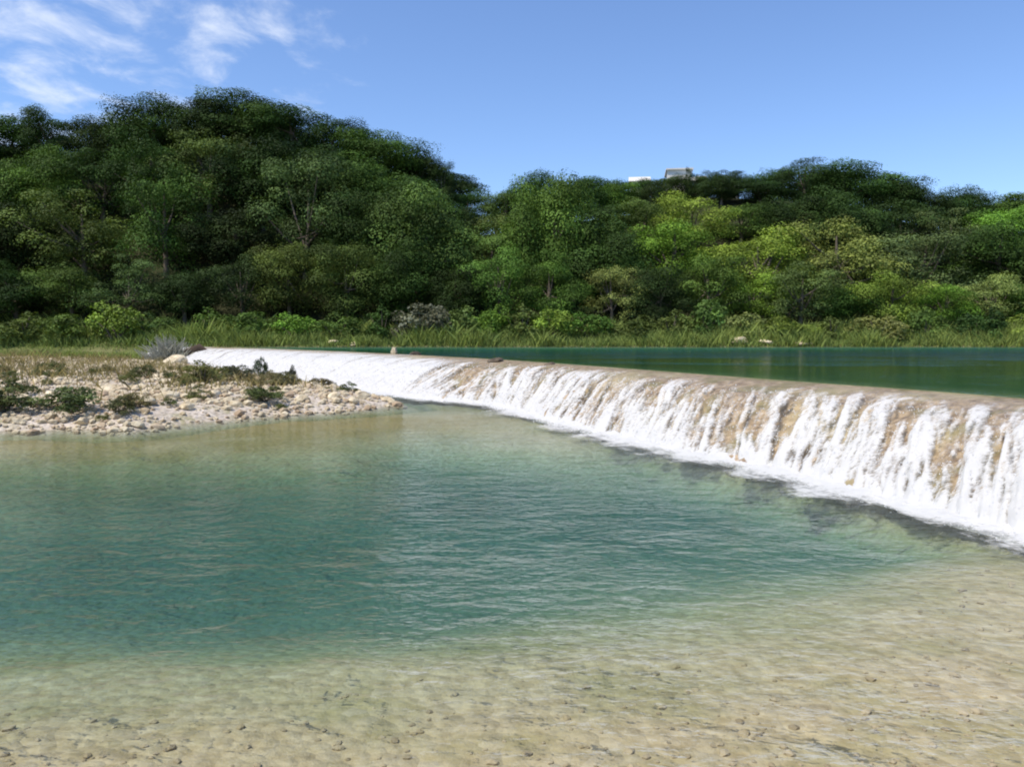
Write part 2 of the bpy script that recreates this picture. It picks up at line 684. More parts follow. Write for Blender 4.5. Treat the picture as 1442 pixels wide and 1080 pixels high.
def make_weir():
    s = S_ARR[::3]
    n = np.concatenate([np.linspace(-2.2, 0, 10), np.linspace(.1, 4.6, 52)])
    S, N = np.meshgrid(s, n, indexing='ij')
    W = widen(S)
    P, D = u_at(S)
    nn = np.where(N > 0, N * W, N)
    z = np.interp(N, PROF_N, PROF_Z)
    face = sstep(.3, 2.4, N)
    rough = (fbm(S * 1.1, N * 1.5, 51, 5, .55) - .5)
    z = z + rough * (.38 * face + .05 * sstep(0, .6, N)) - .10 * face
    nn = nn + (fbm(S * .9, N * .8, 57, 4) - .5) * .7 * face
    V = np.stack([P[..., 0] + D[..., 0] * nn, P[..., 1] + D[..., 1] * nn, z], -1)
    # close the body below
    low = V[:, [-1, 0]].copy()
    low[:, :, 2] = -1.6
    V = np.concatenate([V, low], 1)
    ns, nv = V.shape[:2]
    F = grid_faces(ns, nv)
    k = np.arange(ns - 1) * nv
    Fc = np.stack([k + nv - 1, k + 2 * nv - 1, k + nv, k], 1)
    ends = [np.arange(nv)[None, :], (np.arange(nv)[::-1] + (ns - 1) * nv)[None, :]]
    o = obj("weir", mesh("weir", V.reshape(-1, 3), [F, Fc] + ends, ROCK, True))
    tag(o, "long low weir of brown rock under the white falling water", "weir")


make_weir()


def foam_material():
    m = Nodes("falling water")
    at = m.attr("foam")
    p = m.pos()
    fine = m.noise(m.pos((1, 1, .3)), 11.0, 5, .7, .2)
    f = m.math('ADD', at.outputs["Fac"], m.math('MULTIPLY', m.math('SUBTRACT', fine, .5), 1.25))
    fac = m.rng(f, .20, .92, 0, .96)
    white = m.mix(m.noise(p, 3.0, 3), (.66, .655, .64), (.82, .80, .77))
    df = m.add("ShaderNodeBsdfDiffuse")
    m.set(df.inputs["Color"], white)
    bmp = m.bump(fine, .35, .06)
    m.l.new(bmp, df.inputs["Normal"])
    tl = m.add("ShaderNodeBsdfTranslucent")
    m.set(tl.inputs["Color"], (.80, .82, .82))
    fm = m.add("ShaderNodeMixShader")
    fm.inputs[0].default_value = .25
    m.l.new(df.outputs[0], fm.inputs[1])
    m.l.new(tl.outputs[0], fm.inputs[2])
    fr = m.add("ShaderNodeFresnel")
    fr.inputs["IOR"].default_value = 1.333
    m.l.new(bmp, fr.inputs["Normal"])
    gl = m.add("ShaderNodeBsdfGlossy")
    gl.inputs["Roughness"].default_value = .12
    m.l.new(bmp, gl.inputs["Normal"])
    tr = m.add("ShaderNodeBsdfTransparent")
    m.set(tr.inputs["Color"], (.97, .98, .97))
    wt = m.add("ShaderNodeMixShader")
    m.l.new(m.math('MULTIPLY', fr.outputs[0], .15), wt.inputs[0])
    m.l.new(tr.outputs[0], wt.inputs[1])
    m.l.new(gl.outputs[0], wt.inputs[2])
    mx = m.add("ShaderNodeMixShader")
    m.l.new(fac, mx.inputs[0])
    m.l.new(wt.outputs[0], mx.inputs[1])
    m.l.new(fm.outputs[0], mx.inputs[2])
    return m.done(mx.outputs[0])


FOAM = foam_material()
# places where the flow thins and rock or moss shows: (y of the crest there, n, half length, half width, strength)
GAPS = [(33.2, 1.9, .9, 1.2, .75), (17.2, 2.75, .38, .55, .6), (14.8, 2.2, .3, .45, .4), (19.6, 2.6, .25, .6, .35),
        (22.3, 2.3, .3, .5, .35), (13.3, 2.9, .35, .6, .35), (26.5, 2.0, .3, .5, .3), (12.2, 2.4, .3, .5, .35)]


def make_fall():
    s = S_ARR
    n = np.concatenate([np.linspace(.10, 1.6, 24), np.linspace(1.66, 3.84, 80)])
    S, N = np.meshgrid(s, n, indexing='ij')
    W = widen(S)
    P, D = u_at(S)
    z = np.maximum(np.interp(N, PROF_N, PROF_Z), -.08) + .012 + .05 * sstep(.3, 1.6, N)
    lip = 1.1 * (fbm(S * .9, S * 0 + 5, 93, 3) - .5) + 1.0 * (fbm(S * 3.6, S * 0 + 8, 95, 2) - .5)
    face = sstep(.85, 2.6, N + lip)
    base = sstep(3.2, 3.9, N)
    left = sstep(S_BEND - 1.0, S_BEND + 3.0, S)
    drift = S + .7 * (N - 1.5) * (1 - sstep(S_BEND - 8, S_BEND, S)) + .06 * np.sin(N * 2.1 + S * .7) + .25 * (fbm(S * .5, N * .7, 3, 3) - .5)
    warp = drift + .35 * (fbm(S * .8, N * .5, 97, 3) - .5)
    st1 = fbm(warp * 2.9 + 2 * fbm(S * .35, S * 0, 99, 2), N * .45 + 7, 61, 5, .66)
    st2 = fbm(drift * 11.0, N * 1.5, 67, 4, .65)
    st3 = fbm(drift * 15, N * 4.5, 71, 3, .6)
    big = fbm(S * .55, N * .35, 73, 3)
    F = .07 + .65 * face - .14 * face * (1 - sstep(2.1, 3.2, N)) + .5 * (st2 - .42) * sstep(.5, 1.3, N) * (1 - face) + .36 * base + .62 * (st1 - .5) * (1 + .5 * face) + 1.15 * (st2 - .5) * face + 1.1 * (st3 - .5) * face + .8 * (big - .5)
    F += left * (.40 - .0 * face) + .18 * sstep(.9, 1.7, N) * (st1 > .5)
    F -= .55 * sstep(1.0, -.1, N) * (1 - .75 * left)
    for yy, n0, hl, hw, k in GAPS:
        s0 = s_of_y(yy)
        F -= k * np.exp(-((S - s0 + .25 * (N - n0)) / hl) ** 2 - ((N - n0) / hw) ** 2)
    F = np.clip(F + .2 * base, -.3, 1.2)
    bulge = (.07 * (st1 - .35) + .05 * (st2 - .5)) * face + .02 * (st3 - .5) * face + .03 * np.clip(F, 0, 1) * face
    z = z + bulge * 1.0 + .012 * (st3 - .5) * (1 - face) * (N > 0)
    z = np.maximum(z, .02)
    z = z + base * .10 * (st3 - .3)
    z = np.where(N > 3.74, -.05, z)
    nn = np.where(N > 0, N * W, N) + bulge * .8 * face + .14 * face * (st1 - .5)
    V = np.stack([P[..., 0] + D[..., 0] * nn, P[..., 1] + D[..., 1] * nn, z], -1).reshape(-1, 3)
    root = obj("waterfall", mesh("waterfall", V, grid_faces(len(s), len(n)), FOAM, True, {"foam": (F.ravel(), 'POINT')}))
    tag(root, "white sheet of water tumbling over the weir into the pool", "waterfall")
    # band of foam on the pool at the foot
    m2 = np.linspace(0, 1, 48) ** 1.3
    S2, M = np.meshgrid(s, m2, indexing='ij')
    P, D = u_at(S2)
    wob = fbm(S2 * .9, S2 * 0 + 2, 81, 4)
    wid = (.85 + 1.7 * wob ** 1.5) * (1 + .8 * sstep(S_BEND, S_BEND + 8, S2))
    nn = 3.5 * widen(S2) + M * wid
    lump = fbm(S2 * 5, M * 4, 83, 4, .6)
    zz = .012 + .18 * lump * np.clip(1 - 2.6 * M, 0, 1) ** 1.4 + .012 * lump * (1 - M)
    F2 = 1.40 - 1.5 * M ** .7 + .55 * (lump - .5) + 1.3 * (fbm(S2 * .8 + M * 2, nn * 1.6, 87, 4, .6) - .5) * sstep(.1, .5, M)
    V = np.stack([P[..., 0] + D[..., 0] * nn, P[..., 1] + D[..., 1] * nn, zz], -1).reshape(-1, 3)
    obj("foam", mesh("foam", V, grid_faces(len(s), len(m2)), FOAM, True, {"foam": (F2.ravel(), 'POINT')}), root)
    # spray: drops thrown off the face and the foot
    nd = 6000
    sy = np.exp(RNG.uniform(np.log(9.5), np.log(60), nd))
    sv = np.interp(sy, U_LINE[:, 1], U_S) + RNG.normal(0, .5, nd)
    nv = RNG.uniform(2.0, 4.1, nd)
    P, D = u_at(sv)
    zz = np.interp(nv, PROF_N, PROF_Z) + .10 + np.abs(RNG.normal(0, .10, nd)) + .1 * (nv > 3.2)
    nn = nv * widen(sv) + RNG.normal(.05, .06, nd)
    ctr = np.stack([P[:, 0] + D[:, 0] * nn, P[:, 1] + D[:, 1] * nn, np.maximum(zz, .02)], 1)
    rad = RNG.uniform(.004, .012, nd) * np.clip(sy / 16, .8, 2.2)
    octv = np.array([(1, 0, 0), (-1, 0, 0), (0, 1, 0), (0, -1, 0), (0, 0, 1.3), (0, 0, -1.6)])
    octf = np.array([(0, 2, 4), (2, 1, 4), (1, 3, 4), (3, 0, 4), (2, 0, 5), (1, 2, 5), (3, 1, 5), (0, 3, 5)])
    V = (ctr[:, None, :] + octv[None] * rad[:, None, None]).reshape(-1, 3)
    Fo = (octf[None] + (np.arange(nd) * 6)[:, None, None]).reshape(-1, 3)
    m = Nodes("white drops")
    mat = m.done(m.bsdf((.84, .83, .81), .4, None, .5))
    o = obj("spray", mesh("spray", V, Fo, mat, True), root)
    o["kind"] = "stuff"


make_fall()


# ------------------------------------------------------------------ stones
def ico(sub):
    import bmesh
    bm = bmesh.new()
    bmesh.ops.create_icosphere(bm, subdivisions=sub, radius=1)
    V = np.array([v.co for v in bm.verts])
    F = np.array([[v.index for v in f.verts] for f in bm.faces])
    bm.free()
    return V, F


ICO1 = ico(1)
ICO3 = ico(3)


def rock_shape(seed, sub=ICO3, flat=.62):
    V, F = sub
    rng = np.random.default_rng(seed)
    V = V.copy()
    for _ in range(9):                                   # cleave facets
        d = rng.normal(size=3)
        d /= np.linalg.norm(d)
        h = rng.uniform(.55, .9)
        k = V @ d
        V = V - np.maximum(k - h, 0)[:, None] * d * .92
    n = fbm(V[:, 0] * 2.2 + V[:, 2] * 1.3 + seed, V[:, 1] * 2.2 - V[:, 2], seed, 4) - .5
    V = V * (1 + .25 * n)[:, None]
    V *= np.array([1.15, .9, flat])
    return V, F


def stone_material(name, a, b, c):
    m = Nodes(name)
    p = m.pos()
    oi = m.add("ShaderNodeObjectInfo")
    at = m.attr("tone")
    n1 = m.noise(p, 3.0, 5, .65)
    cc = m.mix(m.rng(n1, .3, .7), a, b)
    cc = m.mix(m.rng(at.outputs["Fac"], .45, 1.0, 0, .8), cc, c)
    v = m.math('ADD', m.math('MULTIPLY', oi.outputs["Random"], .35), .8)
    cc = m.mix(1.0, cc, v, 'MULTIPLY')
    return m.done(m.bsdf(cc, .9, m.bump(m.noise(p, 11, 4, .6), .5, .05), .15))


LIME = stone_material("pale limestone", (.46, .36, .22), (.80, .69, .49), (.40, .28, .18))
DARKROCK = stone_material("dark wet stone", (.06, .045, .035), (.18, .14, .10), (.10, .09, .05))
BEDSTONE = stone_material("river pebbles", (.38, .295, .165), (.60, .49, .32), (.30, .235, .145))


def scatter_stones(name, P, rad, mat, flat=.6, sink=.3):
    protos = [rock_shape(300 + k, ICO1, flat) for k in range(10)]
    Vs, Fs, T = [], [], []
    off = 0
    for i, (x, y, z) in enumerate(P):
        V, F = protos[i % 10]
        a = random.random() * 6.28
        ca, sa = math.cos(a), math.sin(a)
        r = rad[i]
        W = V * r
        W = np.stack([W[:, 0] * ca - W[:, 1] * sa + x, W[:, 0] * sa + W[:, 1] * ca + y, W[:, 2] + z + r * (flat - 2 * sink * flat)], 1)
        Vs.append(W)
        Fs.append(F + off)
        T.append(np.full(len(V), random.random()))
        off += len(V)
    return obj(name, mesh(name, np.concatenate(Vs), np.concatenate(Fs), mat, False, {"tone": (np.concatenate(T), 'POINT')}))


def bar_points(n, dmin, dmax, xr, yr, dens=None):
    out = []
    while len(out) < n:
        X = RNG.uniform(*xr, 4000)
        Y = RNG.uniform(*yr, 4000)
        d = poly_sd(X, Y, BAR)
        k = (d > dmin) & (d < dmax) & (np.abs(X / Y) < .8)
        if dens is not None:
            k &= RNG.random(4000) < dens(X, Y, d)
        out += list(zip(X[k], Y[k]))
    out = np.array(out[:n])
    return np.column_stack([out, terrain(out[:, 0], out[:, 1])])


def rub_dens(X, Y, d):
    return np.maximum(np.exp(-np.maximum(d - 6, 0) / 6), .30) * (.3 + .9 * (fbm(X * .5, Y * .5, 91, 3) > .47))


P = bar_points(16000, -.35, 40, (-38, -3), (20, 62), rub_dens)
o = scatter_stones("gravel", P, RNG.lognormal(-2.75, .55, len(P)).clip(.03, .22), LIME)
tag(o, "pale limestone gravel and rubble covering the bar", "gravel", kind="stuff")

n = 3600
Yp = 4.0 + RNG.random(n) ** 1.6 * 11
Xp = RNG.uniform(-.72, .72, n) * Yp
shallow = RNG.uniform(.05, .3, n) > pool_depth(Xp, Yp)
Xp, Yp = Xp[shallow], Yp[shallow]
n = len(Xp)
o = scatter_stones("pebbles", np.column_stack([Xp, Yp, terrain(Xp, Yp)]), RNG.lognormal(-3.9, .5, n).clip(.006, .05), BEDSTONE, .5, .35)
tag(o, "small brown pebbles scattered over the sandy pool bed", "pebbles", kind="stuff")


def rock(u, v, Y, width, label, mat=LIME, seed=0, group="pale rocks along the gravel bar", flat=.62, sink=.35, z=None, name="rock"):
    x = ray_x(u, Y)
    g = ground_z(x, Y) if z is None else z
    V, F = rock_shape(seed + 40, ICO3, flat)
    r = width / (2.2 if Y > 40 else 2.9)
    V = V * r
    o = obj(name, mesh(name, V, F, mat, False, {"tone": (np.full(len(V), random.random() * .6), 'POINT')}),
            None, (x, Y, g + r * flat * (1 - 2 * sink)))
    o.rotation_euler = (random.uniform(-.15, .15), random.uniform(-.15, .15), random.random() * 6.28)
    return tag(o, label, "rock", group)


ROCKS = [(30, 550, 24.6, .8, "white rock just behind the dark bush at the photo's left edge"),
         (75, 548, 25.5, .9, "pale blocky rock behind the wide low green bush on the bar"),
         (118, 545, 25.4, .75, "sunlit white rock right behind the wide low bush"),
         (190, 601, 22.0, .55, "small pale rock at the waterline, nearest stone of the bar"),
         (150, 535, 27.5, .9, "cream rock in the middle of the rubble slope"),
         (205, 560, 24.2, .85, "broad pale rock above the small bush by the waterline"),
         (235, 548, 25.6, .95, "largest white rock in the middle of the rubble slope"),
         (262, 570, 24.4, .7, "pale rock half way along the waterline of the bar"),
         (300, 552, 26.6, .8, "cream rock beside the olive bush on the bar"),
         (330, 575, 25.6, .6, "low pinkish rock left of the round waterside bush"),
         (425, 575, 27.2, .7, "pinkish flat rock right of the round waterside bush"),
         (470, 570, 28.0, .8, "broad flat pinkish rock near the tip of the bar"),
         (510, 566, 28.9, .8, "pale flat rock next to the last one at the bar's tip"),
         (545, 566, 29.6, .7, "last flat rock at the tip of the gravel bar")]
for i, (u, v, Y, w, lab) in enumerate(ROCKS):
    rock(u, v, Y, w, lab, LIME, i)
for i, p in enumerate(bar_points(46, .1, 11, (-22, -5), (21, 38), rub_dens)):
    V, F = rock_shape(140 + i, ICO3, .6)
    r = random.uniform(.12, .24)
    o = obj("rock", mesh("rock", V * r, F, LIME, False, {"tone": (np.full(len(V), random.random() * .8), 'POINT')}), None,
            (p[0], p[1], p[2] + r * .2))
    o.rotation_euler = (random.uniform(-.2, .2), random.uniform(-.2, .2), random.random() * 6.28)
    tag(o, "pale limestone rock among the rubble of the gravel bar", "rock", "rubble rocks of the gravel bar")
# stones by the far bank and on the weir's crest
rock(245, 488, 60, 2.4, "pink and white boulder at the left end of the waterfall below dead brush", LIME, 21, "boulders by the weir", .5)
rock(262, 486, 63, 1.9, "smaller pale boulder beside the waterfall's left end", LIME, 22, "boulders by the weir", .55)
rock(470, 480, 71.2, 1.3, "pale stone on the far bank left of the crest rock", LIME, 23, "pale stones on the far bank", .5)
rock(500, 482, 71.0, 1.1, "small white stone on the far bank above the white falls", LIME, 24, "pale stones on the far bank", .5)
rock(1040, 478, 71.5, 2.6, "long pale stone at the far waterline under pale green trees", LIME, 25, "pale stones on the far bank", .35)
rock(1075, 480, 71.2, 1.6, "short pale stone right of the long stone at the far waterline", LIME, 26, "pale stones on the far bank", .4)
rock(1130, 480, 71.2, 2.0, "flat pale stone at the far waterline, right of two others", LIME, 27, "pale stones on the far bank", .3)
rock(555, 494, 46.6, .5, "upright brown rock on the crest of the white falls", LIME, 28, "rocks on the weir crest", 1.2, .2, 1.4)
rock(585, 498, 44.4, .8, "low dark rock on the crest right of the upright one", DARKROCK, 29, "rocks on the weir crest", .5, .3, 1.4)
rock(700, 512, 34.6, 1.2, "flat reddish rock breaking the crest where the weir bends", DARKROCK, 30, "rocks on the weir crest", .3, .3, 1.4)
rock(775, 514, 31.0, .8, "dark rock on the crest right of the weir's bend", DARKROCK, 31, "rocks on the weir crest", .35, .3, 1.38)


# ------------------------------------------------------------------ foliage
def leaf_material(name, transl=.15, spec=.10):
    m = Nodes(name)
    oi = m.add("ShaderNodeObjectInfo")
    at = m.attr("tone")
    cl = m.attr("clump")
    c = m.mix(m.rng(at.outputs["Fac"], 0, 1, .0, 1.0, False), oi.outputs["Color"], m.mix(1.0, oi.outputs["Color"], (1.35, 1.25, 1.0), 'MULTIPLY'))
    v = m.math('ADD', m.math('MULTIPLY', cl.outputs["Fac"], 1.15), .45)
    c = m.mix(1.0, c, v, 'MULTIPLY')
    pb = m.bsdf(c, .6, None, spec)
    tl = m.add("ShaderNodeBsdfTranslucent")
    m.set(tl.inputs["Color"], m.mix(1.0, c, (1.2, 1.25, .5), 'MULTIPLY'))
    mx = m.add("ShaderNodeMixShader")
    mx.inputs[0].default_value = transl
    m.l.new(pb, mx.inputs[1])
    m.l.new(tl.outputs[0], mx.inputs[2])
    return m.done(mx.outputs[0])


LEAF = leaf_material("tree leaves")


def bark_material():
    m = Nodes("bark")
    p = m.pos((1, 1, .3))
    n = m.noise(p, 4, 5, .65)
    return m.done(m.bsdf(m.mix(n, (.055, .042, .03), (.24, .20, .155)), .9, m.bump(n, .8, .08), .1))


BARK = bark_material()


def leaf_cloud(rng, clumps, per_area, size, up=.3, jitter=.32):
    """leaf-sized quads spread over and inside a set of clumps (cx,cy,cz,rx,rz)"""
    Vs, tone, cl = [], [], []
    for (cx, cy, cz, rx, rz) in clumps:
        n = max(12, int(per_area * rx * (rx + rz) * .5 * 4))
        d = rng.normal(size=(n, 3))
        d /= np.linalg.norm(d, axis=1)[:, None]
        keep = rng.random(n) < np.clip(.55 + .65 * d[:, 2], .06, 1)
        d = d[keep]
        n = len(d)
        rr = rng.random(n) ** .25
        lump = 1 + .42 * (fbm(d[:, 0] * 2.4 + cx * 3, d[:, 1] * 2.4 + d[:, 2] * 2 + cy, 5, 3) - .5) * 2
        q = d * np.array([rx, rx, rz]) * (rr * lump)[:, None] + np.array([cx, cy, cz])
        nrm = d + rng.normal(0, jitter, (n, 3))
        nrm[:, 2] += up
        nrm /= np.linalg.norm(nrm, axis=1)[:, None]
        t = np.cross(nrm, rng.normal(size=(n, 3)))
        t /= np.linalg.norm(t, axis=1)[:, None]
        b = np.cross(nrm, t)
        L = size * rng.uniform(.6, 1.4, n)[:, None]
        wd = L * rng.uniform(.4, .75, n)[:, None]
        Vs.append(np.stack([q - t * L * .5, q + b * wd * .5 - t * L * .05, q + t * L * .5, q - b * wd * .5 - t * L * .05], 1).reshape(-1, 3))
        tone.append(rng.random(n))
        cl.append(np.full(n, rng.random()))
    V = np.concatenate(Vs)
    nf = len(V) // 4
    return V, np.arange(nf * 4).reshape(-1, 4), np.concatenate(tone), np.concatenate(cl)


def tube(path, radii, k=6):
    path = np.asarray(path, float)
    V = []
    for i, p in enumerate(path):
        d = path[min(i + 1, len(path) - 1)] - path[max(i - 1, 0)]
        d /= np.linalg.norm(d)
        a = np.cross(d, (0.31, .95, .1))
        a /= np.linalg.norm(a)
        b = np.cross(d, a)
        for j in range(k):
            th = 2 * math.pi * j / k
            V.append(p + radii[i] * (a * math.cos(th) + b * math.sin(th)))
    F = []
    for i in range(len(path) - 1):
        for j in range(k):
            F.append((i * k + j, i * k + (j + 1) % k, (i + 1) * k + (j + 1) % k, (i + 1) * k + j))
    return np.array(V), np.array(F)


def join(parts):
    Vs, Fs, off = [], [], 0
    for V, F in parts:
        Vs.append(V)
        Fs.append(F + off)
        off += len(V)
    return np.concatenate(Vs), np.concatenate(Fs)


def tree_proto(seed, shape):
    """unit tree: total height 1, crown width 1; meshes for crown and trunk"""
    rng = np.random.default_rng(seed)
    kind = shape
    clumps = []
    nC = {'dome': 38, 'tall': 42, 'loose': 38, 'airy': 44}[kind]
    for i in range(nC):
        d = rng.normal(size=3)
        d /= np.linalg.norm(d)
        if kind == 'dome':
            rr = rng.uniform(.5, 1.0)
            c = (d[0] * .40 * rr, d[1] * .40 * rr, .50 + d[2] * .38 * rr)
            r = rng.uniform(.13, .25)
        elif kind == 'tall':
            zz = rng.uniform(.10, .93)
            w = .42 * math.sin(math.pi * min(1, (1.06 - zz) * .95 + .06)) ** .7
            a = rng.uniform(0, 6.28)
            rr = rng.uniform(.5, 1) * w
            c = (math.cos(a) * rr, math.sin(a) * rr, zz)
            r = rng.uniform(.11, .21)
        elif kind == 'loose':
            rr = rng.uniform(.45, 1.1)
            c = (d[0] * .42 * rr, d[1] * .42 * rr, .50 + d[2] * .40 * rr)
            r = rng.uniform(.11, .22)
        else:
            rr = rng.uniform(.4, 1.15)
            c = (d[0] * .42 * rr, d[1] * .42 * rr, .50 + d[2] * .40 * rr)
            r = rng.uniform(.09, .18)
        clumps.append((c[0], c[1], min(max(c[2], .10), .95), r, r * rng.uniform(.6, .85)))
    dens = {'dome': 10500, 'tall': 10500, 'loose': 10000, 'airy': 9000}[kind]
    V, F, tn, cl = leaf_cloud(rng, clumps, dens, .0195)
    V[:, 2] *= 1.0
    crown = mesh("crown", V, F, LEAF, False, {"tone": (tn, 'FACE'), "clump": (cl, 'FACE')})
    # trunk and limbs
    parts = []
    lean = rng.normal(0, .03, 2)
    top = np.array([lean[0], lean[1], .74])
    path = [np.array([0, 0, -.06]), np.array([lean[0] * .3, lean[1] * .3, .18]), np.array([lean[0] * .8, lean[1] * .5, .42]), top]
    parts.append(tube(path, [.032, .024, .017, .006], 7))
    order = sorted(range(len(clumps)), key=lambda i: -clumps[i][3])[:11]
    for i in order:
        c = np.array(clumps[i][:3])
        z0 = rng.uniform(.2, .5)
        st = np.array([lean[0] * z0 * 1.6, lean[1] * z0 * 1.3, z0])
        mid = (st + c) / 2 + np.array([0, 0, -.03])
        parts.append(tube([st, mid, c], [.013, .009, .003], 5))
    Vt, Ft = join(parts)
    trunk = mesh("trunk", Vt, Ft, BARK, True)
    return crown, trunk


PROTOS = {k: [tree_proto(100 * i + j, k) for j in range(5)] for i, k in enumerate(('dome', 'tall', 'loose', 'airy'))}

COLOURS = {'dark': (.034, .058, .019), 'deep': (.046, .086, .023), 'mid': (.080, .140, .032), 'olive': (.095, .138, .040),
           'yellow': (.155, .225, .044), 'pale': (.180, .215, .075), 'grey': (.092, .122, .052), 'bright': (.135, .235, .040)}


def make_tree(u, v_top, w_px, Y, shape, colour, label, group, k=0, name="tree"):
    x = ray_x(u, Y)
    g = ground_z(x, Y)
    h = max(ray_z(v_top, Y) - g, 4.0)
    w = w_px * Y / 1131 * (1.45 if 83 < Y < 91 else 1.28)
    crown, trunk = PROTOS[shape][k % 5]
    t = empty(name, (x, Y, g), random.random() * 6.28, (w, w * .95, h))
    c = obj("crown", crown, t)
    b = [q * g_ * random.uniform(.92, 1.1) for q, g_ in zip(COLOURS[colour], (.92, 1.0, .82))]
    if u < 660:                       # the oaks of the left hill are of a darker kind
        b = [q * .78 for q in b]
    c.color = (*b, 1)
    obj("trunk", trunk, t)
    return tag(t, label, "tree", group)


